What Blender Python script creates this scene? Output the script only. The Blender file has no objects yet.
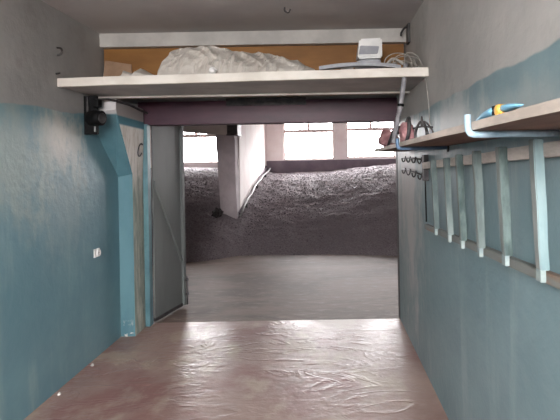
import bpy, bmesh, math, random
from mathutils import Vector, Matrix, noise

random.seed(7)
S = bpy.context.scene
C = S.collection
PI = math.pi

# ------------------------------------------------------------------ camera
F_PX = 480.0
cam_d = bpy.data.cameras.new('camera')
cam = bpy.data.objects.new('camera', cam_d)
C.objects.link(cam)
cam_d.sensor_width = 36.0
cam_d.lens = F_PX / 560.0 * 36.0
cam_d.shift_x = -45.0 / 560.0
cam_d.shift_y = -47.0 / 560.0
cam_d.clip_start = 0.05
cam.location = (0, 0, 1.6)
cam.rotation_euler = (PI / 2, -0.018, 0)
cam.rotation_euler = (Matrix.Rotation(PI / 2, 4, 'X') @ Matrix.Rotation(-0.018, 4, 'Z')).to_euler()
S.camera = cam

# ------------------------------------------------------------------ light
W = bpy.data.worlds.new('sky')
S.world = W
W.use_nodes = True
_t = W.node_tree
_tc = _t.nodes.new('ShaderNodeTexCoord')
_sp = _t.nodes.new('ShaderNodeSeparateXYZ')
_mr = _t.nodes.new('ShaderNodeMapRange')
_mr.interpolation_type = 'SMOOTHSTEP'
_mr.inputs[1].default_value = -0.06
_mr.inputs[2].default_value = 0.12
_mr.inputs[3].default_value = 6.0      # ground outside
_mr.inputs[4].default_value = 44.0     # bright overcast sky
_t.links.new(_tc.outputs['Generated'], _sp.inputs[0])
_t.links.new(_sp.outputs[2], _mr.inputs[0])
_t.links.new(_mr.outputs[0], _t.nodes['Background'].inputs[1])
_t.nodes['Background'].inputs[0].default_value = (1.0, 0.975, 0.985, 1)

def area(name, loc, rot, sx, sy, power=0, col=(1, 1, 1), portal=False):
    l = bpy.data.lights.new(name, 'AREA')
    l.shape = 'RECTANGLE'
    l.size = sx
    l.size_y = sy
    l.energy = power
    l.color = col
    o = bpy.data.objects.new(name, l)
    o.location = loc
    o.rotation_euler = rot
    C.objects.link(o)
    if portal:
        l.cycles.is_portal = True
    return o

# daylight entering at the windows (portals only steer sky light); unseen rear fill light added to brighten the garage
area('portal_a', (-0.47, 14.46, 2.28), (-PI / 2, 0, 0), 1.5, 1.2, portal=True)
area('portal_b', (1.36, 14.46, 2.28), (-PI / 2, 0, 0), 1.45, 1.2, portal=True)
area('portal_c', (-3.8, 14.46, 2.2), (-PI / 2, 0, 0), 1.6, 1.1, portal=True)
area('portal_d', (3.2, 14.46, 2.28), (-PI / 2, 0, 0), 1.45, 1.2, portal=True)
area('rear_fill_light', (-0.6, -2.04, 2.2), (PI / 2 - 0.62, 0, 0), 1.5, 0.85, 215, (1.0, 0.985, 0.965))

S.view_settings.view_transform = 'Standard'
S.view_settings.look = 'None'
S.view_settings.gamma = 1
S.view_settings.use_curve_mapping = False
S.view_settings.exposure = 0.0
S.cycles.max_bounces = 10
S.cycles.diffuse_bounces = 6
S.cycles.use_denoising = True

# ------------------------------------------------------------------ helpers
def srgb(r, g, b):
    def f(c):
        c /= 255.0
        return c / 12.92 if c <= 0.04045 else ((c + 0.055) / 1.055) ** 2.4
    return (f(r), f(g), f(b), 1)

class NT:
    def __init__(self, name):
        self.m = bpy.data.materials.new(name)
        self.m.use_nodes = True
        self.t = self.m.node_tree
        self.b = self.t.nodes['Principled BSDF']
        self.geo = self.n('ShaderNodeNewGeometry')
        self.pos = self.geo.outputs['Position']
    def n(self, kind, **kw):
        x = self.t.nodes.new(kind)
        for k, v in kw.items():
            setattr(x, k, v)
        return x
    def put(self, sock, v):
        if isinstance(v, bpy.types.NodeSocket):
            self.t.links.new(v, sock)
        else:
            sock.default_value = v
    def mapping(self, scale=(1, 1, 1), src=None):
        x = self.n('ShaderNodeMapping')
        self.put(x.inputs['Vector'], src or self.pos)
        x.inputs['Scale'].default_value = scale
        return x.outputs[0]
    def noise(self, scale, detail=4, rough=0.55, vec=None, dist=0.0):
        x = self.n('ShaderNodeTexNoise')
        self.put(x.inputs['Vector'], vec or self.pos)
        x.inputs['Scale'].default_value = scale
        x.inputs['Detail'].default_value = detail
        x.inputs['Roughness'].default_value = rough
        x.inputs['Distortion'].default_value = dist
        return x.outputs['Fac']
    def voronoi(self, scale, vec=None, feature='F1'):
        x = self.n('ShaderNodeTexVoronoi', feature=feature)
        self.put(x.inputs['Vector'], vec or self.pos)
        x.inputs['Scale'].default_value = scale
        return x.outputs['Distance']
    def ramp(self, fac, a, b, ca=0.0, cb=1.0):
        x = self.n('ShaderNodeMapRange', interpolation_type='SMOOTHSTEP')
        self.put(x.inputs[0], fac)
        x.inputs[1].default_value = a
        x.inputs[2].default_value = b
        x.inputs[3].default_value = ca
        x.inputs[4].default_value = cb
        return x.outputs[0]
    def math(self, op, a, b=0.0):
        x = self.n('ShaderNodeMath', operation=op)
        self.put(x.inputs[0], a)
        self.put(x.inputs[1], b)
        return x.outputs[0]
    def mix(self, fac, a, b):
        x = self.n('ShaderNodeMix', data_type='RGBA')
        self.put(x.inputs[0], fac)
        self.put(x.inputs[6], a)
        self.put(x.inputs[7], b)
        return x.outputs[2]
    def xyz(self):
        x = self.n('ShaderNodeSeparateXYZ')
        self.put(x.inputs[0], self.pos)
        return x.outputs
    def bump(self, h, strength=0.3, dist=0.02):
        x = self.n('ShaderNodeBump')
        x.inputs['Strength'].default_value = strength
        x.inputs['Distance'].default_value = dist
        self.put(x.inputs['Height'], h)
        self.t.links.new(x.outputs[0], self.b.inputs['Normal'])
    def done(self, col, rough=0.7, metal=0.0, spec=0.4):
        self.put(self.b.inputs['Base Color'], col)
        self.put(self.b.inputs['Roughness'], rough)
        self.b.inputs['Metallic'].default_value = metal
        self.b.inputs['Specular IOR Level'].default_value = spec
        return self.m

def mottled(name, c1, c2, scale=8, rough=0.7, metal=0.0, bump=0.15, detail=5, stretch=(1, 1, 1), lo=0.35, hi=0.65, spec=0.4):
    k = NT(name)
    v = k.mapping(stretch)
    f = k.noise(scale, detail, 0.6, v)
    if bump:
        k.bump(k.noise(scale * 5, 3, 0.6, v), bump, 0.01)
    return k.done(k.mix(k.ramp(f, lo, hi), srgb(*c1), srgb(*c2)), rough, metal, spec)

def wall_paint(name, white_a, white_b, teal_a, teal_b, z0, dzdy, worn, bare_or_lit=None):
    """teal oil paint up to a hand painted line, pale lime wash above"""
    k = NT(name)
    x, y, z = k.xyz()
    line = k.math('ADD', k.math('MULTIPLY', y, dzdy), z0)
    wob = k.math('MULTIPLY', k.math('SUBTRACT', k.noise(2.2, 3), 0.5), 0.07)
    f = k.ramp(k.math('ADD', k.math('SUBTRACT', z, line), wob), -0.006, 0.006)
    streak = k.noise(5, 4, 0.6, k.mapping((1, 1, 0.16)))
    cloud = k.noise(1.3, 4, 0.6)
    t = k.mix(k.ramp(cloud, 0.35, 0.68), srgb(*teal_a), srgb(*teal_b))
    t = k.mix(k.math('MULTIPLY', k.ramp(streak, 0.5, 0.72), 0.45), t, srgb(*worn))
    if bare_or_lit:                                     # patches of rubbed off paint, or of doorway light painted as colour
        for (py, pz, ry, rz, amt, c) in bare_or_lit:
            dy = k.math('DIVIDE', k.math('SUBTRACT', y, py), ry)
            dz = k.math('DIVIDE', k.math('SUBTRACT', z, pz), rz)
            r = k.math('SQRT', k.math('ADD', k.math('MULTIPLY', dy, dy), k.math('MULTIPLY', dz, dz)))
            r = k.math('ADD', r, k.math('MULTIPLY', k.math('SUBTRACT', streak, 0.5), 2.0))
            r = k.math('ADD', r, k.math('MULTIPLY', k.math('SUBTRACT', k.noise(9, 5, 0.65), 0.5), 1.1))
            t = k.mix(k.ramp(r, 0.2, 1.1, amt, 0.0), t, srgb(*c))
    w = k.mix(k.ramp(cloud, 0.3, 0.7), srgb(*white_a), srgb(*white_b))
    w = k.mix(k.math('MULTIPLY', k.ramp(k.noise(3.5, 5, 0.65), 0.52, 0.75), 0.3), w, srgb(120, 114, 108))
    k.bump(k.math('ADD', k.noise(14, 5, 0.6), k.math('MULTIPLY', k.noise(2.5, 3), 2.0)), 0.22, 0.02)
    rough = k.ramp(f, 0, 1, 0.42, 0.85)
    return k.done(k.mix(f, t, w), rough, 0, 0.35)

def new_obj(name, bm, mat=None, parent=None, smooth=False, mats=None):
    me = bpy.data.meshes.new(name)
    bmesh.ops.recalc_face_normals(bm, faces=bm.faces)
    bm.to_mesh(me)
    bm.free()
    for m in (mats or [mat]):
        me.materials.append(m)
    if smooth:
        for p in me.polygons:
            p.use_smooth = True
    o = bpy.data.objects.new(name, me)
    C.objects.link(o)
    if parent:
        o.parent = parent
        o.matrix_parent_inverse = parent_matrix(parent).inverted()
    return o

def parent_matrix(p):
    m = p.matrix_basis.copy()
    if p.parent:
        m = parent_matrix(p.parent) @ p.matrix_parent_inverse @ m
    return m

def thing(name, label, cat, loc=(0, 0, 0), group=None):
    o = bpy.data.objects.new(name, None)
    o.empty_display_size = 0.05
    o.location = loc
    C.objects.link(o)
    return tag(o, label, cat, group)

def tag(o, label, cat, group=None, kind=None):
    o['label'] = label
    o['category'] = cat
    if group:
        o['group'] = group
    if kind:
        o['kind'] = kind
    return o

def struct(o, label=None):
    o['kind'] = 'structure'
    if label:
        o['label'] = label
    return o

def box(bm, x0, x1, y0, y1, z0, z1, bevel=0.0, mat=0):
    v = [bm.verts.new(p) for p in ((x0, y0, z0), (x1, y0, z0), (x1, y1, z0), (x0, y1, z0),
                                   (x0, y0, z1), (x1, y0, z1), (x1, y1, z1), (x0, y1, z1))]
    fs = []
    for q in ((0, 3, 2, 1), (4, 5, 6, 7), (0, 1, 5, 4), (1, 2, 6, 5), (2, 3, 7, 6), (3, 0, 4, 7)):
        f = bm.faces.new([v[i] for i in q])
        f.material_index = mat
        fs.append(f)
    if bevel:
        es = list({e for f in fs for e in f.edges})
        bmesh.ops.bevel(bm, geom=es, offset=bevel, segments=2, profile=0.7, affect='EDGES')
    return v

def hexa(bm, pts, bevel=0.0):
    """eight corners: bottom ring then top ring"""
    v = [bm.verts.new(p) for p in pts]
    fs = [bm.faces.new([v[i] for i in q]) for q in
          ((0, 3, 2, 1), (4, 5, 6, 7), (0, 1, 5, 4), (1, 2, 6, 5), (2, 3, 7, 6), (3, 0, 4, 7))]
    if bevel:
        bmesh.ops.bevel(bm, geom=list({e for f in fs for e in f.edges}), offset=bevel, segments=2, affect='EDGES')
    return v

def spline(pts, n=8):
    pts = [Vector(p) for p in pts]
    if len(pts) < 3:
        return pts
    out = []
    P = [pts[0]] + pts + [pts[-1]]
    for i in range(1, len(P) - 2):
        for j in range(n):
            t = j / n
            a, b, c, d = P[i - 1], P[i], P[i + 1], P[i + 2]
            out.append(0.5 * (2 * b + (c - a) * t + (2 * a - 5 * b + 4 * c - d) * t * t + (3 * b - a - 3 * c + d) * t ** 3))
    out.append(pts[-1])
    return out

def tube(bm, pts, r, seg=8, cap=True, smooth_n=0, ribs=0.0):
    pts = spline(pts, smooth_n) if smooth_n else [Vector(p) for p in pts]
    rings = []
    up = None
    for i, p in enumerate(pts):
        t = (pts[min(i + 1, len(pts) - 1)] - pts[max(i - 1, 0)]).normalized()
        if up is None:
            up = t.orthogonal().normalized()
        else:
            up = (up - t * up.dot(t)).normalized()
        sd = t.cross(up)
        rr = r(i / max(1, len(pts) - 1)) if callable(r) else r
        if ribs:
            rr *= 1 + ribs * (1 if i % 2 else -1)
        rings.append([bm.verts.new(p + (up * math.cos(2 * PI * k / seg) + sd * math.sin(2 * PI * k / seg)) * rr) for k in range(seg)])
    for a, b in zip(rings, rings[1:]):
        for k in range(seg):
            bm.faces.new((a[k], a[(k + 1) % seg], b[(k + 1) % seg], b[k]))
    if cap:
        bm.faces.new(rings[0][::-1])
        bm.faces.new(rings[-1])

def lathe(bm, origin, axis, prof, seg=20):
    """prof: (distance along the axis, radius)"""
    axis = Vector(axis).normalized()
    u = axis.orthogonal().normalized()
    w = axis.cross(u)
    o = Vector(origin)
    rings = [[bm.verts.new(o + axis * h + (u * math.cos(2 * PI * k / seg) + w * math.sin(2 * PI * k / seg)) * r) for k in range(seg)] for h, r in prof]
    for a, b in zip(rings, rings[1:]):
        for k in range(seg):
            bm.faces.new((a[k], a[(k + 1) % seg], b[(k + 1) % seg], b[k]))
    bm.faces.new(rings[0][::-1])
    bm.faces.new(rings[-1])

def roughen(o, cuts, amt, scale):
    """uneven sawn / plastered edges"""
    bm = bmesh.new()
    bm.from_mesh(o.data)
    bmesh.ops.subdivide_edges(bm, edges=[e for e in bm.edges if e.calc_length() > 0.12], cuts=cuts, use_grid_fill=True)
    for v in bm.verts:
        v.co += noise.noise_vector(v.co * scale) * amt
    bm.to_mesh(o.data)
    bm.free()

def simple(name, boxes, mat, bevel=0.0, parent=None):
    bm = bmesh.new()
    for b in boxes:
        box(bm, *b, bevel=bevel)
    return new_obj(name, bm, mat, parent)

# ------------------------------------------------------------------ materials
M_wall_left = wall_paint('paint_left', (146, 144, 142), (162, 159, 156), (98, 134, 145), (112, 147, 155), 1.86, 0.047, (150, 170, 170),
                         bare_or_lit=[(3.52, 1.80, 0.36, 0.30, 0.95, (206, 200, 190)), (2.8, 1.66, 1.0, 0.50, 0.85, (142, 156, 152)),
                               (3.6, 1.35, 0.35, 0.5, 0.35, (160, 172, 170))])
M_wall_right = wall_paint('paint_right', (166, 162, 158), (184, 179, 174), (110, 133, 138), (126, 147, 151), 1.965, 0.004, (160, 172, 173),
                          bare_or_lit=[(4.3, 1.35, 0.75, 1.3, 0.8, (196, 190, 186)), (2.75, 1.82, 0.5, 0.22, 0.6, (202, 198, 192)),  # first patch: paleness from doorway light, painted into the wall colour
                                (1.9, 1.78, 0.5, 0.13, 0.35, (180, 176, 168))])
M_lime = mottled('lime_wash', (158, 156, 156), (176, 173, 170), 2.0, 0.9)
M_ceiling = mottled('ceiling_lime_wash', (176, 170, 170), (190, 186, 184), 1.6, 0.9, bump=0.2)
M_teal_face = mottled('column_teal', (84, 142, 160), (98, 156, 172), 3, 0.5, bump=0.12, stretch=(1, 1, 0.4))
M_teal_post = mottled('frame_teal', (76, 112, 122), (90, 126, 134), 6, 0.45, bump=0.1)
M_shelf_white = mottled('shelf_white', (204, 196, 186), (222, 215, 206), 5, 0.6, bump=0.1, stretch=(0.6, 1, 1))
M_shelf_side = mottled('beam_white', (176, 171, 167), (194, 189, 184), 4, 0.7)
M_ochre = mottled('ochre_board', (122, 80, 34), (146, 100, 48), 2.2, 0.6, bump=0.1, stretch=(0.5, 1, 2))
M_card = mottled('brown_board', (140, 112, 90), (160, 130, 106), 6, 0.8)
M_lintel = mottled('maroon_lintel', (62, 34, 48), (82, 46, 60), 3, 0.45, bump=0.1, stretch=(0.4, 1, 1.5))
M_leaf = mottled('door_leaf_grey', (98, 102, 102), (112, 116, 115), 2.5, 0.42, bump=0.06, stretch=(1, 1, 0.3))
M_dark_steel = mottled('dark_steel', (52, 50, 52), (78, 74, 74), 18, 0.5, 0.4)
M_steel = mottled('grey_steel', (128, 128, 130), (150, 150, 150), 14, 0.45, 0.3)
M_black = mottled('black_plastic', (8, 8, 9), (15, 15, 17), 20, 0.6, bump=0.05, spec=0.15)
M_white_pl = mottled('white_plastic', (222, 220, 218), (236, 234, 232), 10, 0.45, bump=0.03)
M_grey_pl = mottled('grey_plastic', (150, 150, 156), (168, 168, 172), 10, 0.5, bump=0.03)
M_cloth = mottled('pale_tarpaulin', (172, 164, 156), (196, 189, 181), 4, 0.8, bump=0.8)
M_plank = mottled('plank_wood', (92, 68, 58), (116, 88, 74), 6, 0.75, stretch=(2, 0.2, 2), bump=0.2)
M_plank_edge = mottled('plank_worn_edge', (176, 163, 152), (206, 192, 180), 7, 0.7, stretch=(2, 0.6, 2), bump=0.2)
M_bluepipe = mottled('blue_grey_pipe', (140, 166, 182), (172, 194, 206), 16, 0.4, bump=0.05)
M_darkpipe = mottled('slate_blue_pipe', (84, 108, 136), (106, 130, 156), 16, 0.4, bump=0.05)
M_rail = mottled('rail_pale_wood', (176, 166, 158), (206, 196, 188), 9, 0.75, stretch=(1, 0.5, 2), bump=0.25)
M_rail_low = mottled('rail_teal_paint', (122, 124, 120), (134, 108, 92), 5, 0.6, stretch=(1, 0.5, 2), bump=0.2, lo=0.5, hi=0.72)
M_slat = mottled('slat_worn_teal', (78, 92, 91), (124, 136, 134), 7, 0.6, stretch=(1, 1, 0.25), bump=0.25, lo=0.4, hi=0.62)
M_slat_pale = mottled('slat_pale_teal', (108, 132, 135), (146, 166, 168), 7, 0.55, stretch=(1, 1, 0.25), bump=0.2)
M_slat_dark = mottled('slat_dark_teal', (60, 76, 74), (112, 128, 126), 11, 0.65, stretch=(1, 1, 0.4), bump=0.3)
M_slat_face = mottled('slat_weathered_face', (104, 110, 108), (134, 138, 134), 9, 0.7, stretch=(1, 1, 0.3), bump=0.25)
M_slat_end = mottled('slat_end_bare', (124, 138, 138), (152, 164, 162), 12, 0.6)
M_pink = mottled('dusty_pink_cloth', (142, 98, 102), (182, 138, 138), 14, 0.85, bump=0.4)
M_blue_tool = mottled('light_blue_plastic', (112, 172, 204), (134, 190, 216), 10, 0.35, bump=0.02)
M_yellow = mottled('yellow_plastic', (216, 164, 80), (234, 186, 104), 14, 0.4, bump=0.02)
M_hall_wall = mottled('hall_plaster', (238, 228, 226), (246, 240, 238), 2.0, 0.85)
M_hall_dado = mottled('hall_dark_dado', (96, 86, 96), (116, 104, 112), 2.5, 0.7)
M_pier = mottled('pier_concrete', (172, 163, 166), (188, 179, 182), 4, 0.85, bump=0.3)
M_hall_ceiling = mottled('hall_ceiling', (170, 162, 156), (186, 178, 172), 2.0, 0.9)
M_conduit = mottled('conduit_grey', (122, 119, 123), (146, 143, 146), 20, 0.5, bump=0.05)
M_wire = mottled('grey_wire', (140, 134, 128), (164, 158, 150), 20, 0.5, bump=0.0)
M_frame = mottled('window_frame', (206, 190, 186), (222, 208, 204), 6, 0.6)

# bare plaster inside of the column, teal flakes left low down
k = NT('peeled_plaster')
x, y, z = k.xyz()
st = k.noise(16, 5, 0.65, k.mapping((1, 1, 0.22)))
c = k.mix(k.ramp(st, 0.30, 0.55), srgb(206, 194, 178), srgb(250, 245, 238))
low = k.mix(k.ramp(st, 0.4, 0.65), srgb(136, 148, 140), srgb(176, 178, 166))
c = k.mix(k.ramp(k.math('ADD', z, k.math('MULTIPLY', st, 0.5)), 1.5, 2.0), low, c)
c = k.mix(k.ramp(z, 1.955, 1.975), c, srgb(90, 146, 162))
c = k.mix(k.ramp(z, 2.03, 2.045), c, srgb(190, 184, 182))
k.bump(st, 0.4, 0.02)
M_peeled = k.done(c, 0.8)

k = NT('column_front')
x, y, z = k.xyz()
c = k.mix(k.ramp(k.noise(3, 4, 0.6, k.mapping((1, 1, 0.4))), 0.35, 0.65), srgb(78, 116, 128), srgb(94, 131, 141))
c = k.mix(k.ramp(k.math('ADD', z, k.math('MULTIPLY', k.noise(4), 0.05)), 2.06, 2.075), c, srgb(182, 178, 178))
chip = k.math('MULTIPLY', k.ramp(k.noise(22, 4), 0.52, 0.6), k.ramp(z, 0.18, 0.03))
c = k.mix(chip, c, srgb(214, 208, 200))
k.bump(k.noise(12, 4), 0.15, 0.02)
M_column = k.done(c, 0.5)

# trowelled floor paint, pinkish, with wavy ridges
k = NT('garage_floor')
big = k.noise(1.6, 5, 0.6)
fine = k.noise(11, 5, 0.62, k.mapping((1, 1.4, 1)))
ridge = k.noise(1.9, 4, 0.55, k.mapping((0.75, 1.9, 1)), 1.4)
rr = k.math('ABSOLUTE', k.math('SUBTRACT', ridge, 0.5))
rdg = k.ramp(rr, 0.0, 0.06, 1.0, 0.0)
c = k.mix(k.ramp(big, 0.32, 0.68), srgb(136, 108, 101), srgb(162, 136, 126))
c = k.mix(k.math('MULTIPLY', k.ramp(fine, 0.45, 0.75), 0.3), c, srgb(172, 154, 144))
c = k.mix(k.ramp(k.noise(1.1, 6, 0.6), 0.46, 0.62, 0.0, 0.75), c, srgb(132, 86, 84))
c = k.mix(k.ramp(k.noise(2.3, 6, 0.6, k.mapping((1, 0.7, 1))), 0.5, 0.62, 0.0, 0.75), c, srgb(172, 154, 138))
fx, fy, fz = k.xyz()
msk = k.math('MULTIPLY', k.ramp(k.noise(0.9, 3, 0.5), 0.38, 0.6), k.ramp(fy, 2.6, 3.9, 0.12, 0.9))
k.bump(k.math('ADD', k.math('MULTIPLY', k.math('MULTIPLY', rdg, msk), 0.6), k.math('MULTIPLY', fine, 0.5)), 0.38, 0.02)
M_floor = k.done(c, k.ramp(big, 0.35, 0.65, 0.29, 0.42), 0, 0.5)

k = NT('hall_floor')
big = k.noise(1.0, 6, 0.66, k.mapping((0.6, 1.3, 1)), 0.8)
fine = k.noise(9, 5, 0.62, k.mapping((0.6, 1.6, 1)))
c = k.mix(k.ramp(big, 0.35, 0.66), srgb(90, 75, 67), srgb(126, 109, 99))
c = k.mix(k.math('MULTIPLY', k.ramp(fine, 0.5, 0.72), 0.35), c, srgb(170, 160, 152))
k.bump(fine, 0.35, 0.02)
M_hfloor = k.done(c, 0.62, 0, 0.4)

k = NT('gravel')
v1 = k.voronoi(26)
v2 = k.noise(40, 3)
c = k.mix(k.ramp(v2, 0.3, 0.7), srgb(98, 91, 95), srgb(132, 125, 129))
c = k.mix(k.ramp(k.noise(1.3, 4, 0.6), 0.35, 0.7, 0.0, 0.7), c, srgb(112, 104, 108))
k.bump(k.math('MULTIPLY', v1, -1.0), 0.35, 0.03)
M_gravel = k.done(c, 0.85, 0, 0.25)

k = NT('window_glass')
g = k.n('ShaderNodeBsdfGlossy')
g.inputs['Roughness'].default_value = 0.03
tr = k.n('ShaderNodeBsdfTransparent')
mx = k.n('ShaderNodeMixShader')
mx.inputs[0].default_value = 0.06
k.t.links.new(tr.outputs[0], mx.inputs[1])
k.t.links.new(g.outputs[0], mx.inputs[2])
k.t.links.new(mx.outputs[0], k.t.nodes['Material Output'].inputs['Surface'])
M_glass = k.m

# ------------------------------------------------------------------ garage shell
XL, XR, YB, YD, ZC = -1.95, 0.736, -2.0, 4.9, 2.765

def wall_panel(name, x0, x1, y0, y1, z0, z1, mat):
    return struct(simple(name, [(x0, x1, y0, y1, z0, z1)], mat))

wall_panel('wall_left', XL - 0.15, XL, YB - 0.12, 5.05, 0, ZC, M_wall_left)
wall_panel('wall_right', XR, XR + 0.15, YB - 0.12, YD + 0.02, 0, ZC, M_wall_right)
struct(simple('floor', [(XL - 0.15, XR + 0.15, YB - 0.12, YD, -0.12, 0)], M_floor))
struct(simple('ceiling', [(XL - 0.15, XR + 0.15, YB - 0.12, 5.05, ZC, ZC + 0.15)], M_ceiling))
# rear wall behind the viewer with a window opening added for the fill light
bw = [(XL, -1.4, YB - 0.12, YB, 0, ZC), (0.2, XR, YB - 0.12, YB, 0, ZC), (-1.4, 0.2, YB - 0.12, YB, 0, 1.6), (-1.4, 0.2, YB - 0.12, YB, 2.68, ZC)]
struct(simple('wall_rear', bw, M_lime))
wall_panel('wall_front', XL, XR + 0.15, YD, 5.05, 2.245, ZC, M_lime)
wf = struct(simple('window_5', [(-1.4, -1.35, YB - 0.1, YB - 0.04, 1.6, 2.68), (0.15, 0.2, YB - 0.1, YB - 0.04, 1.6, 2.68),
                                (-1.35, 0.15, YB - 0.1, YB - 0.04, 1.6, 1.65), (-1.35, 0.15, YB - 0.1, YB - 0.04, 2.63, 2.68)], M_frame))

# column on the left with a haunch flaring towards the ceiling
bm = bmesh.new()
XW = XL - 0.02
L = [(XW, 4.52, 0), (XW, 4.52, 1.5), (XW, 3.92, 2.05), (XW, 3.92, 2.168)]
R = [(-1.815, 4.52, 0), (-1.815, 4.52, 1.53), (-1.752, 4.10, 1.97), (-1.742, 4.02, 2.08), (-1.742, 4.02, 2.168)]
BK = [(-1.815, 4.78, 0), (-1.815, 4.78, 1.53), (-1.80, 4.78, 1.97), (-1.80, 4.78, 2.08), (-1.80, 4.78, 2.168)]
BL = [(XW, 4.78, 0), (XW, 4.78, 2.168)]
l = [bm.verts.new(p) for p in L]; r = [bm.verts.new(p) for p in R]
b = [bm.verts.new(p) for p in BK]; bl = [bm.verts.new(p) for p in BL]
for q in ((l[0], r[0], r[1], l[1]), (l[1], r[1], r[2]), (l[1], r[2], r[3], l[2]), (l[2], r[3], r[4], l[3])):
    bm.faces.new(q)
for i in range(4):
    bm.faces.new((r[i], b[i], b[i + 1], r[i + 1])).material_index = 1
bm.faces.new((b[0], b[1], b[2], b[3], b[4], bl[1], bl[0]))
bm.faces.new((bl[0], l[0], l[1], l[2], l[3], bl[1]))
bm.faces.new((l[0], bl[0], b[0], r[0]))
bm.faces.new((l[3], r[4], b[4], bl[1]))
struct(new_obj('wall_column', bm, mats=[M_column, M_peeled]))

# door frame: post and lintel
struct(simple('trim_1', [(-1.835, -1.768, 4.785, 4.87, 0, 2.02)], M_teal_post, 0.006))
t = struct(simple('trim_2', [(-1.875, XR + 0.05, 4.83, 5.0, 2.012, 2.245)], M_lintel, 0.006))
simple('stop_plate', [(-0.98, -0.18, 4.80, 4.835, 2.19, 2.262)], M_dark_steel, 0.004, t)
struct(simple('trim_3', [(XR - 0.004, XR + 0.05, YD - 0.03, YD + 0.06, 0, 2.012)], M_dark_steel, 0.004))

# ------------------------------------------------------------------ hall beyond the door
HX0, HX1, HY, HZ = -6.2, 4.6, 14.2, 3.15
struct(simple('floor_hall', [(HX0, HX1, YD, HY + 0.2, -0.12, -0.004)], M_hfloor))
struct(simple('ceiling_hall', [(HX0, HX1, 5.05, HY + 0.2, HZ, HZ + 0.15)], M_hall_ceiling))
wall_panel('wall_hall_left', HX0 - 0.15, HX0, 5.0, HY + 0.2, 0, HZ, M_hall_wall)
wall_panel('wall_hall_right', HX1, HX1 + 0.15, 5.0, HY + 0.2, 0, HZ, M_hall_wall)
struct(simple('wall_hall_near', [(HX0, XL - 0.15, 4.9, 5.05, 0, HZ), (XR + 0.15, HX1, 4.9, 5.05, 0, HZ),
                                 (XL - 0.15, XR + 0.15, 4.95, 5.05, ZC + 0.15, HZ + 0.1)], M_hall_wall))
# far wall with four window openings
wins = [(-1.215, 0.27, 1.705, 2.86), (0.655, 2.09, 1.735, 2.88), (-4.55, -3.10, 1.66, 2.76), (2.5, 3.9, 1.735, 2.88)]
xs = sorted(wins)
bx = []
cur = HX0
for (a, b2, z0, z1) in xs:
    bx.append((cur, a, HY, HY + 0.2, 0, HZ))
    bx.append((a, b2, HY, HY + 0.2, 0, z0))
    bx.append((a, b2, HY, HY + 0.2, z1, HZ))
    cur = b2
bx.append((cur, HX1, HY, HY + 0.2, 0, HZ))
struct(simple('wall_hall_far', bx, M_hall_wall))
struct(simple('trim_4', [(-1.72, HX1, HY - 0.06, HY, 0, 1.69)], M_hall_dado, 0.01))
for i, (a, b2, z0, z1) in enumerate(wins):
    zt = z0 + (z1 - z0) * 0.74
    xm = (a + b2) / 2
    y0, y1 = HY + 0.07, HY + 0.13
    fr = [(a, a + 0.04, y0, y1, z0, z1), (b2 - 0.04, b2, y0, y1, z0, z1), (a, b2, y0, y1, z0, z0 + 0.04), (a, b2, y0, y1, z1 - 0.04, z1),
          (a + 0.04, b2 - 0.04, y0 - 0.01, y1, zt - 0.045, zt + 0.045), (xm - 0.035, xm + 0.035, y0, y1, zt + 0.045, z1 - 0.04)]
    w = struct(simple('window_%d' % (i + 1), fr, M_frame, 0.004))
    simple('pane', [(a + 0.04, b2 - 0.04, y0 + 0.025, y0 + 0.031, z0 + 0.04, zt - 0.045)], M_glass, parent=w)
    simple('pane', [(a + 0.04, xm - 0.035, y0 + 0.025, y0 + 0.031, zt + 0.045, z1 - 0.04)], M_glass, parent=w)
    simple('pane', [(xm + 0.035, b2 - 0.04, y0 + 0.025, y0 + 0.031, zt + 0.045, z1 - 0.04)], M_glass, parent=w)

# partition wall with a concrete pier at its near end
bm = bmesh.new()
box(bm, -2.02, -1.75, 9.85, HY, -0.004, HZ)
struct(new_obj('wall_partition', bm, M_hall_wall))
bm = bmesh.new()
hexa(bm, [(-2.06, 9.55, -0.004), (-1.76, 9.55, -0.004), (-1.74, 9.9, -0.004), (-2.06, 9.9, -0.004),
          (-2.17, 9.55, 2.26), (-1.80, 9.55, 2.26), (-1.78, 9.9, 2.26), (-2.17, 9.9, 2.26)], 0.012)
p = struct(new_obj('trim_5', bm, M_pier))
roughen(p, 7, 0.018, 3.0)
struct(simple('trim_6', [(-1.95, -1.72, 9.5, 9.95, 2.18, 2.50)], M_dark_steel, 0.015))
bm = bmesh.new()
hexa(bm, [(-4.4, 9.0, 2.42), (-1.92, 9.5, 2.19), (-1.92, 9.95, 2.19), (-4.4, 9.45, 2.42),
          (-4.4, 9.0, 2.85), (-1.92, 9.5, 2.85), (-1.92, 9.95, 2.85), (-4.4, 9.45, 2.85)], 0.01)
struct(new_obj('trim_7', bm, M_hall_ceiling))

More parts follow.
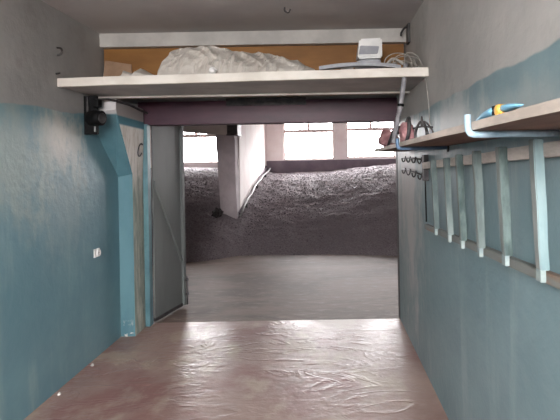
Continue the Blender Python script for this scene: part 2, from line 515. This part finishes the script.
# ------------------------------------------------------------------ gravel heap
def interp(t, tab):
    for (a, va), (b3, vb) in zip(tab, tab[1:]):
        if t <= b3:
            u = max(0, min(1, (t - a) / (b3 - a)))
            return va + (vb - va) * u
    return tab[-1][1]
PROF = [(d * 0.25, 1.65 * (1 - math.exp(-d * 0.25 / 3.5))) for d in range(29)]
def base_y(x):
    b0 = interp(x, [(-6.2, 7.2), (-3.0, 7.75), (-2.0, 8.05), (-1.55, 8.45), (-0.5, 8.46), (0.6, 8.35), (1.3, 8.1), (4.6, 7.9)])
    return b0 + 0.05 * noise.noise(Vector((x * 3, 0.3, 5)))
def heap_z(x, y):
    d = y - base_y(x)
    if d < 0:
        return -0.02
    h = interp(d, PROF) * interp(x, [(-6.2, 1.08), (-2.2, 1.1), (-1.4, 0.99), (0.2, 1.03), (2.4, 1.16), (4.6, 1.15)])
    h += 0.035 * noise.noise(Vector((x * 1.2, y * 1.6, 0))) * min(1, d)
    h += 0.03 * noise.noise(Vector((x * 3.1, y * 4.5, 4))) * min(1, d * 2) + 0.02 * noise.noise(Vector((x * 8, y * 9, 9))) * min(1, d * 4)
    return max(-0.02, h)
def build_heap():
    bm = bmesh.new()
    nx, ny = 210, 150
    x0, x1, y0, y1 = HX0 + 0.03, HX1 - 0.03, 7.1, HY - 0.07
    g = []
    for j in range(ny + 1):
        v = y0 + (y1 - y0) * j / ny
        g.append([bm.verts.new((x0 + (x1 - x0) * i / nx, v, heap_z(x0 + (x1 - x0) * i / nx, v))) for i in range(nx + 1)])
    for j in range(ny):
        for i in range(nx):
            q = (g[j][i], g[j][i + 1], g[j + 1][i + 1], g[j + 1][i])
            if max(w.co.z for w in q) > -0.015:
                bm.faces.new(q)
    for w in [w for w in bm.verts if not w.link_faces]:
        bm.verts.remove(w)
    rnd = random.Random(3)
    n = 0
    while n < 17000:
        px, py = rnd.uniform(-4.6, 2.7), 7.6 + (HY - 0.2 - 7.6) * rnd.random() ** 1.2
        if py < base_y(px) - 0.02 or (-2.2 < px < -1.7 and py > 9.5):
            continue
        pz = max(0, heap_z(px, py))
        s = rnd.uniform(0.009, 0.021) * (1 + 0.6 * (rnd.random() < 0.06))
        c0 = Vector((px, py, pz - s * 0.25))
        q = Matrix.Rotation(rnd.uniform(0, 6.3), 3, Vector((rnd.uniform(-1, 1), rnd.uniform(-1, 1), rnd.uniform(-1, 1))).normalized())
        vs = [bm.verts.new(c0 + q @ (Vector(d) * s * rnd.uniform(0.7, 1.25))) for d in
              ((1.2, 0, 0), (-1.2, 0, 0), (0, 1, 0), (0, -1, 0), (0, 0, 0.8), (0, 0, -0.8))]
        for (a, b4, c4) in ((0, 2, 4), (2, 1, 4), (1, 3, 4), (3, 0, 4), (2, 0, 5), (1, 2, 5), (3, 1, 5), (0, 3, 5)):
            bm.faces.new((vs[a], vs[b4], vs[c4]))
        n += 1
    me = bpy.data.meshes.new('gravel_heap')
    bm.to_mesh(me)
    bm.free()
    me.materials.append(M_gravel)
    o = bpy.data.objects.new('gravel_heap', me)
    C.objects.link(o)
    tag(o, 'grey gravel heap banked up under the bright windows beyond the doorway', 'gravel', kind='stuff')
build_heap()

bm = bmesh.new()
hexa(bm, [(-1.752, 9.62, 0.3), (-1.72, 9.62, 0.3), (-1.72, HY, 1.1), (-1.752, HY, 1.1),
          (-1.752, 9.62, 0.66), (-1.72, 9.62, 0.62), (-1.72, HY, 1.54), (-1.752, HY, 1.56)], 0.002)
struct(new_obj('trim_9', bm, M_hall_dado))
bm = bmesh.new()
bmesh.ops.create_icosphere(bm, subdivisions=3, radius=1.0)
for v in bm.verts:
    f = 1 + 0.5 * noise.noise(v.co * 2.2)
    v.co = Vector((-2.13 + v.co.x * 0.10 * f, 9.42 + v.co.y * 0.09 * f, heap_z(-2.13, 9.42) + 0.05 + v.co.z * 0.10 * f))
tag(new_obj('recess_lump', bm, M_dark_steel), 'dark lump standing in for a recess at the foot of the concrete pier', 'rubble')  # lump added in place of the dark broken recess in the pier

# pipe lying along the partition wall on the gravel
t = thing('metal_pipe', 'thin pale metal pipe running along the foot of the white partition wall', 'pipe', (-1.68, 9.6, heap_z(-1.68, 9.6)))
bm = bmesh.new()
pts = [(-1.70 + 0.022 * (yy - 9.5), yy, heap_z(-1.70, yy) + 0.09) for yy in [9.5 + 0.45 * i for i in range(11)]]
tube(bm, pts, 0.022, 8)
new_obj('pipe', bm, M_steel, t, True)
for yy in (10.2, 11.6, 13.0):
    bm = bmesh.new()
    px = -1.70 + 0.022 * (yy - 9.5)
    hz = heap_z(-1.70, yy)
    box(bm, px - 0.03, px + 0.03, yy - 0.05, yy + 0.05, hz - 0.03, hz + 0.075, 0.006)
    new_obj('support', bm, M_dark_steel, t)

# ------------------------------------------------------------------ steel door leaf
A, B = Vector((-1.765, 4.90, 0)), Vector((-1.635, 5.48, 0))
ux = (B - A).normalized()
un = Vector((ux.y, -ux.x, 0))
def on_leaf(s, n, z):
    return A + ux * s + un * n + Vector((0, 0, z))
def leaf_box(bm, s0, s1, n0, n1, z0, z1, bev=0.003):
    hexa(bm, [on_leaf(s0, n0, z0), on_leaf(s1, n0, z0), on_leaf(s1, n1, z0), on_leaf(s0, n1, z0),
              on_leaf(s0, n0, z1), on_leaf(s1, n0, z1), on_leaf(s1, n1, z1), on_leaf(s0, n1, z1)], bev)
LW = (B - A).length
t = thing('steel_door', 'grey green steel garage door leaf swung open beside the left frame post', 'door', A)
bm = bmesh.new(); leaf_box(bm, 0.01, LW - 0.03, -0.015, 0.0, 0.03, 2.16); new_obj('panel', bm, M_leaf, t)
bm = bmesh.new(); leaf_box(bm, LW - 0.045, LW, -0.02, 0.03, 0.015, 2.16); new_obj('edge_stile', bm, M_leaf, t)
bm = bmesh.new(); leaf_box(bm, 0.0, LW - 0.046, -0.02, 0.012, 0.012, 0.045); new_obj('bottom_rail', bm, M_dark_steel, t)
bm = bmesh.new()
z0, z1, w = 1.43, 0.52, 0.022
hexa(bm, [on_leaf(LW - 0.05, 0, z1 - w), on_leaf(LW - 0.05, 0.02, z1 - w), on_leaf(LW - 0.05, 0.02, z1 + w), on_leaf(LW - 0.05, 0, z1 + w),
          on_leaf(0.02, 0, z0 - w), on_leaf(0.02, 0.02, z0 - w), on_leaf(0.02, 0.02, z0 + w), on_leaf(0.02, 0, z0 + w)], 0.002)
new_obj('diagonal_brace', bm, M_leaf, t)
bm = bmesh.new()
tube(bm, [on_leaf(LW - 0.008, 0.045, 0.02), on_leaf(LW - 0.008, 0.045, 0.34)], 0.008)
o = new_obj('drop_bolt', bm, M_dark_steel, t, True)
bm = bmesh.new()
for zz in (0.14, 0.30):
    leaf_box(bm, LW - 0.026, LW + 0.008, 0.028, 0.056, zz - 0.014, zz + 0.014)
new_obj('bolt_keeper', bm, M_dark_steel, o)

# ------------------------------------------------------------------ loft shelf over the door
t = thing('loft_shelf', 'white painted loft shelf spanning the garage above the doorway', 'shelf', (-0.6, 3.43, 2.18))
o = simple('front_board', [(XL, XR - 0.003, 3.43, 3.47, 2.194, 2.258)], M_shelf_white, 0.006, t)
def skew(o):
    for v in o.data.vertices:
        v.co.y += (-0.6 - v.co.x) * 0.062
skew(o)
roughen(o, 12, 0.004, 6)
bm = bmesh.new()
hexa(bm, [(XL, 3.556, 2.2), (XR - 0.003, 3.39, 2.2), (XR - 0.003, 4.24, 2.2), (XL, 4.24, 2.2),
          (XL, 3.556, 2.256), (XR - 0.003, 3.39, 2.256), (XR - 0.003, 4.24, 2.256), (XL, 4.24, 2.256)], 0.002)
new_obj('deck', bm, M_shelf_side, t)
simple('batten', [(XL, XR - 0.003, 4.09, 4.13, 2.184, 2.1995)], M_shelf_white, 0.003, t)
struct(simple('trim_8', [(XL, XR - 0.003, 4.19, 4.30, 2.645, ZC)], M_shelf_side, 0.006), None)
t = tag(simple('back_board', [(XL + 0.01, XR - 0.02, 4.25, 4.268, 2.2, 2.642)], M_ochre, 0.002), 'ochre brown hardboard panel closing the back of the loft shelf', 'board')
bm = bmesh.new()
hexa(bm, [(-1.93, 4.18, 2.2585), (-1.66, 4.19, 2.2585), (-1.66, 4.205, 2.2585), (-1.93, 4.195, 2.2585),
          (-1.92, 4.225, 2.535), (-1.69, 4.23, 2.50), (-1.69, 4.245, 2.50), (-1.92, 4.24, 2.535)], 0.002)
o = new_obj('cardboard_scrap', bm, M_card)
tag(o, 'torn brown cardboard scrap leaning at the left end of the loft shelf', 'cardboard')
roughen(o, 4, 0.006, 9)

def crumple(name, x0, x1, y0, y1, zb, prof, seed, amp, mat, nx=90, ny=40):
    bm = bmesh.new()
    top = []
    for j in range(ny + 1):
        v = j / ny
        row = []
        for i in range(nx + 1):
            u = i / nx
            X = x0 + (x1 - x0) * u
            Y = y0 + (y1 - y0) * v
            h = interp(X, prof)
            e = max(0.0, min(1, v / 0.28)) ** 0.5 * max(0.0, min(1, (1 - v) / 0.28)) ** 0.5
            q = Vector((X * 5, Y * 5, seed))
            r = abs(noise.noise(q * 0.9)) * 0.9 + abs(noise.noise(q * 1.9)) * 0.5 + abs(noise.noise(q * 4.2)) * 0.12
            z = h * e * (1.04 - 0.16 * r) + amp * (0.5 - r) * e * min(1, h * 10)
            off = noise.noise_vector(q * 1.7) * amp * 1.2
            pl = (abs(noise.noise(Vector((X * 9 + z * 6, z * 7, seed)))) - 0.25) * 0.11 * (1 - abs(2 * v - 1)) ** 0.3 * min(1, z * 14) + (abs(noise.noise(Vector((X * 17 - z * 13, z * 11, seed + 3)))) - 0.25) * 0.05 * min(1, z * 14)
            row.append(bm.verts.new((X + off.x * (h > 0.01), Y + off.y * e + pl * (v < 0.6), zb + max(0.0, z))))
        top.append(row)
    for j in range(ny):
        for i in range(nx):
            bm.faces.new((top[j][i], top[j][i + 1], top[j + 1][i + 1], top[j + 1][i]))
    # underside
    ring = top[0] + [r[-1] for r in top[1:]] + top[-1][-2::-1] + [r[0] for r in top[-2:0:-1]]
    low = [bm.verts.new((v.co.x, v.co.y, zb)) for v in ring]
    n = len(ring)
    for i in range(n):
        if (ring[i].co - low[i].co).length > 1e-5:
            bm.faces.new((ring[i], low[i], low[(i + 1) % n], ring[(i + 1) % n]))
    bm.faces.new(low)
    return new_obj(name, bm, mat)
ZS = 2.2585
o = crumple('tarpaulin', -1.22, -0.06, 3.52, 4.05, ZS,
            [(-1.22, 0.0), (-1.20, 0.16), (-1.15, 0.225), (-0.85, 0.245), (-0.7, 0.23), (-0.45, 0.185), (-0.2, 0.115), (0.0, 0.03)], 3.1, 0.018, M_cloth)
tag(o, 'large crumpled pale grey tarpaulin heaped on the loft shelf', 'tarpaulin')
o = crumple('plastic_bag', -1.50, -1.24, 3.50, 3.72, ZS, [(-1.50, 0.0), (-1.48, 0.055), (-1.42, 0.03), (-1.37, 0.075), (-1.30, 0.035), (-1.24, 0.0)], 8.4, 0.02, M_cloth, 40, 24)
tag(o, 'small crumpled whitish bag left of the tarpaulin on the loft shelf', 'bag')
bm = bmesh.new()
bmesh.ops.create_icosphere(bm, subdivisions=2, radius=0.028, matrix=Matrix.Translation((-0.80, 3.47, ZS + 0.021)))
for v in bm.verts:
    v.co += noise.noise_vector(v.co * 40) * 0.008
    v.co.z = max(ZS, v.co.z)
tag(new_obj('paper_wad', bm, M_white_pl), 'tiny white paper wad at the shelf edge before the tarpaulin', 'paper')

# bowed strip, appliance, wires at the right end of the shelf
bm = bmesh.new()
n = 24
prev = None
for i in range(n + 1):
    u = i / n
    X = -0.03 + 0.60 * u
    z = ZS + 0.004 + 0.042 * math.sin(PI * (0.06 + 0.80 * u)) ** 0.8
    Y = 3.47 + 0.05 * u
    ring = [bm.verts.new(p) for p in ((X, Y, z), (X, Y + 0.09, z + 0.004), (X, Y + 0.09, z + 0.03), (X, Y, z + 0.026))]
    if prev:
        for q in range(4):
            bm.faces.new((prev[q], prev[(q + 1) % 4], ring[(q + 1) % 4], ring[q]))
    else:
        bm.faces.new(ring)
    prev = ring
bm.faces.new(prev[::-1])
tag(new_obj('plastic_strip', bm, M_grey_pl), 'long bowed pale grey plastic strip lying at the right end of the loft shelf', 'strip')

t = thing('appliance', 'white plastic appliance with grey front panel standing behind the bowed strip', 'appliance', (0.33, 3.78, ZS))
bm = bmesh.new()
hexa(bm, [(0.215, 3.68, ZS + 0.0), (0.44, 3.68, ZS + 0.0), (0.44, 3.88, ZS), (0.215, 3.88, ZS),
          (0.27, 3.70, ZS + 0.135), (0.445, 3.70, ZS + 0.145), (0.445, 3.88, ZS + 0.145), (0.27, 3.88, ZS + 0.135)], 0.012)
new_obj('body', bm, M_grey_pl, t)
bm = bmesh.new()
hexa(bm, [(0.262, 3.655, ZS + 0.132), (0.452, 3.655, ZS + 0.137), (0.452, 3.89, ZS + 0.147), (0.262, 3.89, ZS + 0.147),
          (0.282, 3.675, ZS + 0.290), (0.455, 3.675, ZS + 0.295), (0.455, 3.89, ZS + 0.295), (0.282, 3.89, ZS + 0.290)], 0.012)
o = new_obj('housing', bm, M_white_pl, t)
bm = bmesh.new()
hexa(bm, [(0.272, 3.648, ZS + 0.165), (0.415, 3.648, ZS + 0.165), (0.415, 3.668, ZS + 0.165), (0.272, 3.668, ZS + 0.165),
          (0.284, 3.658, ZS + 0.232), (0.43, 3.658, ZS + 0.225), (0.43, 3.685, ZS + 0.225), (0.284, 3.685, ZS + 0.232)], 0.004)
new_obj('front_panel', bm, M_grey_pl, o)
bm = bmesh.new()
box(bm, 0.13, 0.23, 3.62, 3.72, ZS, ZS + 0.062, 0.018)
new_obj('foot', bm, M_white_pl, t)

bm = bmesh.new()
rnd = random.Random(5)
for kx in range(7):
    a, h = rnd.uniform(0.05, 0.12), rnd.uniform(0.07, 0.15)
    cx = 0.585 + rnd.uniform(-0.03, 0.03)
    tw = rnd.uniform(-0.4, 0.4)
    pts = [(cx + a * math.cos(q) * math.cos(tw), 3.56 + a * math.cos(q) * math.sin(tw) + 0.01 * kx, ZS + 0.006 + h * (0.5 + 0.5 * math.sin(q))) for q in [-PI / 2 + 2 * PI * i / 14 for i in range(15)]]
    tube(bm, pts, 0.0035, 6, smooth_n=3)
tube(bm, [(0.40, 3.60, ZS + 0.05), (0.47, 3.58, ZS + 0.07), (0.52, 3.56, ZS + 0.105), (0.60, 3.55, ZS + 0.06)], 0.011, 8, smooth_n=5)
tag(new_obj('wire_coil', bm, M_wire, smooth=True), 'loose coil of thin grey wire at the right end of the loft shelf', 'wire')

t = thing('hanging_conduit', 'grey flexible conduit hanging from the loft shelf edge to the side plank', 'conduit', (0.50, 3.37, 1.72))
bm = bmesh.new()
cp = spline([(0.60, 3.52, ZS + 0.02), (0.595, 3.44, ZS + 0.03), (0.578, 3.40, 2.26), (0.566, 3.40, 2.14), (0.540, 3.41, 1.98), (0.515, 3.43, 1.86), (0.495, 3.46, 1.735)], 16)
tube(bm, cp, 0.0175, 10, ribs=0.07)
new_obj('conduit', bm, M_conduit, t, True)
for (px, pz) in ((0.574, 2.235), (0.543, 2.00)):
    bm = bmesh.new()
    lathe(bm, (px, 3.40, pz - 0.009), (0.11, 0, 1), [(0, 0.021), (0.003, 0.023), (0.015, 0.023), (0.018, 0.021)], 12)
    new_obj('cable_tie', bm, M_black, t, True)
bm = bmesh.new()
tube(bm, [(0.585, 3.50, ZS + 0.004), (0.60, 3.47, ZS + 0.12), (0.67, 3.44, ZS + 0.10), (0.712, 3.415, ZS + 0.0), (0.724, 3.40, 2.17), (0.731, 3.36, 2.0), (0.731, 3.33, 1.86), (0.728, 3.32, 1.723)], 0.0035, 6, smooth_n=8)
tag(new_obj('thin_wire', bm, M_wire, smooth=True), 'single thin pale wire dropping down the right wall from shelf to plank', 'wire')

# dark bracket at the beam end
t = thing('beam_bracket', 'dark rusty bracket at the right end of the ceiling beam', 'bracket', (0.733, 4.15, 2.7))
simple('plate', [(0.715, 0.734, 4.02, 4.12, 2.60, 2.76)], M_dark_steel, 0.003, t)
bm = bmesh.new(); tube(bm, [(0.716, 4.06, 2.735), (0.69, 4.05, 2.725), (0.665, 4.05, 2.69), (0.66, 4.05, 2.66)], 0.009, 8, smooth_n=5)
new_obj('hook', bm, M_dark_steel, t, True)

# ------------------------------------------------------------------ black device on the column
t = thing('winch', 'black wall bracket with a round drum head under the left shelf end', 'device', (-1.86, 3.93, 1.86))
bm = bmesh.new(); box(bm, -1.945, -1.838, 3.885, 3.915, 1.865, 2.178, 0.006); new_obj('back_plate', bm, M_black, t)
bm = bmesh.new(); box(bm, -1.915, -1.90, 3.868, 3.8855, 1.99, 2.165, 0.002); new_obj('guide_rail', bm, M_dark_steel, t)
bm = bmesh.new(); box(bm, -1.85, -1.80, 3.83, 3.90, 2.08, 2.145, 0.014); new_obj('knob', bm, M_black, t)
bm = bmesh.new(); lathe(bm, (-1.88, 3.84, 1.995), (1, -0.28, -0.06), [(0, 0.05), (0.005, 0.055), (0.06, 0.056), (0.065, 0.06), (0.118, 0.06), (0.122, 0.055)], 24)
o = new_obj('drum', bm, M_black, t, True)
bm = bmesh.new(); lathe(bm, (-1.88 + 0.1165, 3.84 - 0.0325, 1.988), (1, -0.28, -0.06), [(0, 0.041), (0.004, 0.041), (0.007, 0.034)], 24)
new_obj('end_cap', bm, M_dark_steel, o, True)
bm = bmesh.new(); box(bm, -1.858, -1.846, 3.870, 3.8855, 1.885, 1.93, 0.003); new_obj('lever', bm, M_steel, t)
bm = bmesh.new()
tube(bm, [(-1.84, 3.87, 2.14), (-1.77, 3.95, 2.155), (-1.74, 4.10, 2.15), (-1.755, 4.35, 2.155), (-1.765, 4.6, 2.14), (-1.77, 4.80, 2.13)], 0.011, 8, smooth_n=6)
tag(new_obj('black_cable', bm, M_dark_steel, smooth=True), 'dark cable running from the black wall bracket back to the door lintel', 'cable')

# ring on the column, light socket, small hooks
bm = bmesh.new()
pts = [(-1.79 + 0.012 * math.sin(q), 4.66 + 0.052 * math.cos(q), 1.76 + 0.062 * math.sin(q)) for q in [0.9 + 4.9 * i / 20 for i in range(21)]]
tube(bm, pts, 0.006, 8)
tube(bm, [(-1.812, 4.69, 1.815), (-1.785, 4.69, 1.815)], 0.006)
tag(new_obj('wall_ring', bm, M_dark_steel, smooth=True), 'dark open iron ring fixed to the peeling plaster of the column', 'ring')

t = thing('wall_socket', 'small cream wall socket on the left teal wall', 'socket', (XL, 4.06, 0.875))
simple('plate', [(XL + 0.0, XL + 0.012, 4.015, 4.105, 0.84, 0.91)], M_white_pl, 0.004, t)
bm = bmesh.new(); lathe(bm, (XL + 0.011, 4.06, 0.875), (1, 0, 0), [(0, 0.031), (0.018, 0.029), (0.02, 0.024), (0.008, 0.02)], 20); new_obj('outlet', bm, M_white_pl, t, True)
bm = bmesh.new()
for dy in (-0.009, 0.009):
    lathe(bm, (XL + 0.018, 4.06 + dy, 0.875), (1, 0, 0), [(0, 0.004), (0.003, 0.004)], 10)
new_obj('pin_hole', bm, M_dark_steel, t)

def hook_at(name, pts, r, label, cat):
    bm = bmesh.new()
    tube(bm, pts, r, 8, smooth_n=6)
    return tag(new_obj(name, bm, M_dark_steel, smooth=True), label, cat)
hook_at('ceiling_hook', [(-0.28, 3.575, ZC), (-0.28, 3.575, 2.74), (-0.255, 3.575, 2.725), (-0.24, 3.575, 2.742), (-0.238, 3.575, 2.752)], 0.006, 'small rusty hook in the ceiling in front of the beam', 'hook')
hook_at('wall_hook', [(XL, 3.52, 2.48), (XL + 0.03, 3.515, 2.475), (XL + 0.045, 3.505, 2.45), (XL + 0.035, 3.50, 2.425), (XL + 0.012, 3.50, 2.42)], 0.007, 'dark bent hook on the left wall above the shelf end', 'hook')
hook_at('nail', [(XL, 3.50, 2.285), (XL + 0.015, 3.50, 2.287), (XL + 0.03, 3.50, 2.29)], 0.007, 'dark nail in the left wall at the shelf corner', 'nail')

# plaster crumbs at the foot of the left wall
for i, (cy, s, lab) in enumerate(((3.86, 0.013, 'white plaster crumb on the floor by the left wall, nearest the column'),
                                  (3.38, 0.011, 'white plaster crumb on the floor by the left wall, nearest the viewer'))):
    bm = bmesh.new()
    bmesh.ops.create_icosphere(bm, subdivisions=2, radius=s, matrix=Matrix.Translation((XL + 0.05, cy, s * 0.75)))
    for v in bm.verts:
        v.co += noise.noise_vector(v.co * 50) * s * 0.4
        v.co.z = max(0.0, v.co.z)
    tag(new_obj('plaster_crumb', bm, M_shelf_side), lab, 'rubble', 'plaster crumbs along the left wall')

# ------------------------------------------------------------------ plank shelf on pipe brackets, right wall
bm = bmesh.new()
box(bm, 0.447, XR - 0.002, 0.55, 4.33, 1.690, 1.716, 0.003)
o = new_obj('plank_shelf', bm, mats=[M_plank, M_plank_edge])
roughen(o, 14, 0.003, 5)
for f in o.data.polygons:
    if f.normal.x < -0.5 or f.normal.y > 0.6:
        f.material_index = 1
tag(o, 'long worn wooden plank shelf along the right wall on pipe brackets', 'shelf')

def bracket(y, mat, label):
    t = thing('pipe_bracket', label, 'bracket', (XR, y, 1.68), 'pipe brackets under the side plank')
    bm = bmesh.new()
    tube(bm, [(XR, y, 1.678), (0.452, y, 1.678), (0.441, y, 1.681), (0.434, y, 1.692), (0.433, y, 1.705), (0.433, y, 1.738)], 0.0105, 12)
    new_obj('pipe', bm, mat, t, True)
    bm = bmesh.new()
    lathe(bm, (XR, y, 1.678), (-1, 0, 0), [(0, 0.026), (0.005, 0.026), (0.008, 0.014)], 16)
    new_obj('wall_flange', bm, M_dark_steel, t, True)
    return t
bracket(1.45, M_bluepipe, 'light blue bent pipe bracket under the near end of the plank')
bracket(2.86, M_darkpipe, 'slate blue pipe bracket under the far part of the plank')

# blue tool on the plank
ZP = 1.7165
t = thing('hand_tool', 'light blue hand tool with a yellow knob lying on the plank', 'tool', (0.50, 1.37, ZP))
bm = bmesh.new()
path = [(0.487, 1.56), (0.49, 1.50), (0.492, 1.44), (0.494, 1.40), (0.497, 1.36)]
def loft(bm, secs):
    prev = None
    for (cx, cy, cz, hw, hh) in secs:
        ring = [bm.verts.new((cx + hw * math.cos(2 * PI * q / 12), cy, cz + hh * math.sin(2 * PI * q / 12))) for q in range(12)]
        if prev:
            for q in range(12):
                bm.faces.new((prev[q], prev[(q + 1) % 12], ring[(q + 1) % 12], ring[q]))
        else:
            bm.faces.new(ring)
        prev = ring
    bm.faces.new(prev[::-1])
loft(bm, [(0.50, 1.575, 1.722, 0.006, 0.003), (0.50, 1.54, 1.728, 0.014, 0.007), (0.50, 1.48, 1.737, 0.018, 0.012), (0.50, 1.42, 1.741, 0.02, 0.014), (0.50, 1.375, 1.741, 0.02, 0.014)])
new_obj('handle', bm, M_blue_tool, t, True)
bm = bmesh.new()
loft(bm, [(0.50, 1.34, 1.741, 0.019, 0.013), (0.50, 1.30, 1.741, 0.018, 0.011), (0.50, 1.25, 1.740, 0.013, 0.006), (0.50, 1.21, 1.738, 0.004, 0.0015)])
new_obj('nose', bm, M_blue_tool, t, True)
bm = bmesh.new()
lathe(bm, (0.474, 1.333, 1.738), (1, 0, 0), [(0, 0.008), (0.004, 0.015), (0.012, 0.017), (0.05, 0.017), (0.054, 0.012)], 18)
new_obj('knob', bm, M_yellow, t, True)
bm = bmesh.new()
box(bm, 0.487, 0.513, 1.30, 1.55, ZP, 1.727, 0.003)
box(bm, 0.481, 0.52, 1.34, 1.38, 1.7275, 1.754, 0.003)
new_obj('sole', bm, M_black, t)

# cloth bundle and strap on the plank's far end
t = thing('cloth_bundle', 'crumpled dusty pink cloth bundle with dark straps on the far plank end', 'bundle', (0.55, 3.55, ZP))
def lump(c, r, amp, seed):
    bm = bmesh.new()
    bmesh.ops.create_icosphere(bm, subdivisions=4, radius=1.0)
    for v in bm.verts:
        d = v.co.copy()
        q = d * 1.6 + Vector((seed, seed * 2, 0))
        f = 1 + amp * (noise.noise(q) + 0.6 * abs(noise.noise(q * 2.2)))
        v.co = Vector((c[0] + d.x * r[0] * f, c[1] + d.y * r[1] * f, c[2] + d.z * r[2] * f))
        v.co.z = max(ZP, v.co.z)
    return bm
new_obj('cloth', lump((0.525, 3.95, 1.782), (0.075, 0.14, 0.075), 0.35, 2.2), M_pink, t, True)
new_obj('cloth', lump((0.555, 3.22, 1.785), (0.05, 0.085, 0.072), 0.3, 6.1), M_pink, t, True)
for pts in ([(0.50, 3.78, ZP + 0.01), (0.53, 3.66, 1.84), (0.56, 3.54, 1.85), (0.57, 3.36, 1.80), (0.55, 3.34, ZP + 0.014)],
            [(0.53, 3.12, ZP + 0.012), (0.545, 3.10, 1.79), (0.55, 3.11, 1.87), (0.56, 3.2, 1.885), (0.57, 3.4, 1.86), (0.56, 3.7, 1.845)],
            [(0.54, 3.80, 1.80), (0.60, 3.65, 1.83), (0.64, 3.5, ZP + 0.014)]):
    bm = bmesh.new()
    tube(bm, pts, 0.012, 8, smooth_n=8)
    new_obj('strap', bm, M_dark_steel, t, True)

# clawed hand tool
t = thing('cultivator', 'dark clawed iron tool standing on its prongs on the plank', 'tool', (0.56, 2.77, ZP))
bm = bmesh.new()
lathe(bm, (0.563, 2.77, 1.80), (0, 0.0, 1), [(0, 0.005), (0.01, 0.009), (0.035, 0.008), (0.055, 0.005), (0.06, 0.003)], 12)
new_obj('hub', bm, M_dark_steel, t, True)
for (dx, dy) in ((-0.045, -0.02), (-0.025, 0.05), (0.012, -0.05), (0.04, 0.03), (0.055, -0.03)):
    bm = bmesh.new()
    tube(bm, [(0.563, 2.77, 1.83), (0.563 + dx * 0.4, 2.77 + dy * 0.4, 1.822), (0.563 + dx, 2.77 + dy, 1.77), (0.563 + dx * 0.95, 2.77 + dy, ZP + 0.004)], 0.0048, 8, smooth_n=6)
    new_obj('prong', bm, M_dark_steel, t, True)
bm = bmesh.new()
tube(bm, [(0.51, 2.78, 1.79), (0.563, 2.77, 1.80), (0.625, 2.76, 1.795)], 0.005, 8, smooth_n=4)
new_obj('cross_bar', bm, M_dark_steel, t, True)

# ------------------------------------------------------------------ wooden slat rack under the plank
t = thing('slat_rack', 'wooden tool rack of two rails with upright worn teal slats, under the plank', 'rack', (XR, 2.2, 1.15))
def rail(name, mat, x0, x1, ya, za, yb, zb, h):
    bm = bmesh.new()
    hexa(bm, [(x0, yb, zb - h), (x1, yb, zb - h), (x1, ya, za - h), (x0, ya, za - h),
              (x0, yb, zb), (x1, yb, zb), (x1, ya, za), (x0, ya, za)], 0.003)
    o = new_obj(name, bm, mat, t)
    roughen(o, 12, 0.003, 9)
rail('top_rail', M_rail, 0.6895, XR - 0.001, 3.40, 1.592, 0.95, 1.668, 0.045)
rail('bottom_rail', M_rail_low, 0.7035, XR - 0.001, 3.45, 1.150, 0.95, 1.262, 0.036)
slats = [  # y, z top, z bottom, thickness, material
    (2.985, 1.607, 1.140, 0.030, M_slat), (2.66, 1.616, 1.150, 0.032, M_slat), (2.41, 1.630, 1.160, 0.036, M_slat_dark),
    (2.13, 1.642, 1.172, 0.034, M_slat), (1.83, 1.650, 1.198, 0.040, M_slat_dark), (1.53, 1.664, 1.210, 0.040, M_slat_pale)]
for (yy, zt, zb, th, mm) in slats:
    bm = bmesh.new()
    h = th / 2
    xt0, xt1, xb0, xb1 = 0.655, 0.689, 0.672, 0.699
    zr = zb + 0.038
    hexa(bm, [(xb0, yy - h, zr), (xb1 + 0.004, yy - h, zr), (xb1 + 0.004, yy + h, zr), (xb0, yy + h, zr),
              (xt0, yy - h, zt), (xt1, yy - h, zt), (xt1, yy + h, zt), (xt0, yy + h, zt)], 0.003)
    o = new_obj('slat', bm, None, t, mats=[mm, M_slat_face])
    for f in o.data.polygons:
        f.material_index = 1 if f.normal.x < -0.7 else 0
    roughen(o, 5, 0.003, 14)
    bm = bmesh.new()
    box(bm, xb0 + 0.001, xb1 - 0.008, yy - h + 0.002, yy + h - 0.002, zb, zr + 0.002, 0.003)
    new_obj('bare_end', bm, M_slat_end, o)

bm = bmesh.new()
tube(bm, [(0.726, 3.52, 1.60), (0.728, 3.50, 1.45), (0.728, 3.49, 1.30), (0.728, 3.485, 1.16)], 0.005, 8, smooth_n=6)
tag(new_obj('dark_gap_line', bm, M_black, smooth=True), 'thin black strand standing in for a dark gap left of the slat rack', 'gap line')  # added strand that draws the dark gap line as an object

# wire hook rails near the door
t0 = simple('mounting_block', [(0.70, XR - 0.001, 3.40, 3.47, 1.46, 1.645)], M_dark_steel, 0.004)
tag(t0, 'dark upright block on the right wall holding the wire hook rails', 'block')
def hook_rail(za, zb, label):
    t = thing('hook_rail', label, 'hook rail', (0.72, 3.95, za), 'wire hook rails by the door')
    bm = bmesh.new()
    tube(bm, [(0.722, 3.472, zb), (0.722, 3.9, (za + zb) / 2 + 0.004), (0.722, 4.45, za)], 0.0065, 8)
    new_obj('rail', bm, M_dark_steel, t, True)
    for i in range(4):
        y = 3.56 + 0.24 * i
        z = zb + (za - zb) * (y - 3.47) / 0.98
        bm = bmesh.new()
        tube(bm, [(0.720, y, z + 0.02), (0.716, y, z), (0.710, y, z - 0.02), (0.698, y - 0.01, z - 0.028), (0.686, y - 0.02, z - 0.016), (0.684, y - 0.02, z + 0.004)], 0.0055, 8, smooth_n=5)
        new_obj('hook', bm, M_dark_steel, t, True)
hook_rail(1.632, 1.610, 'upper of two dark wire hook rails by the door')
hook_rail(1.532, 1.492, 'lower of two dark wire hook rails by the door')
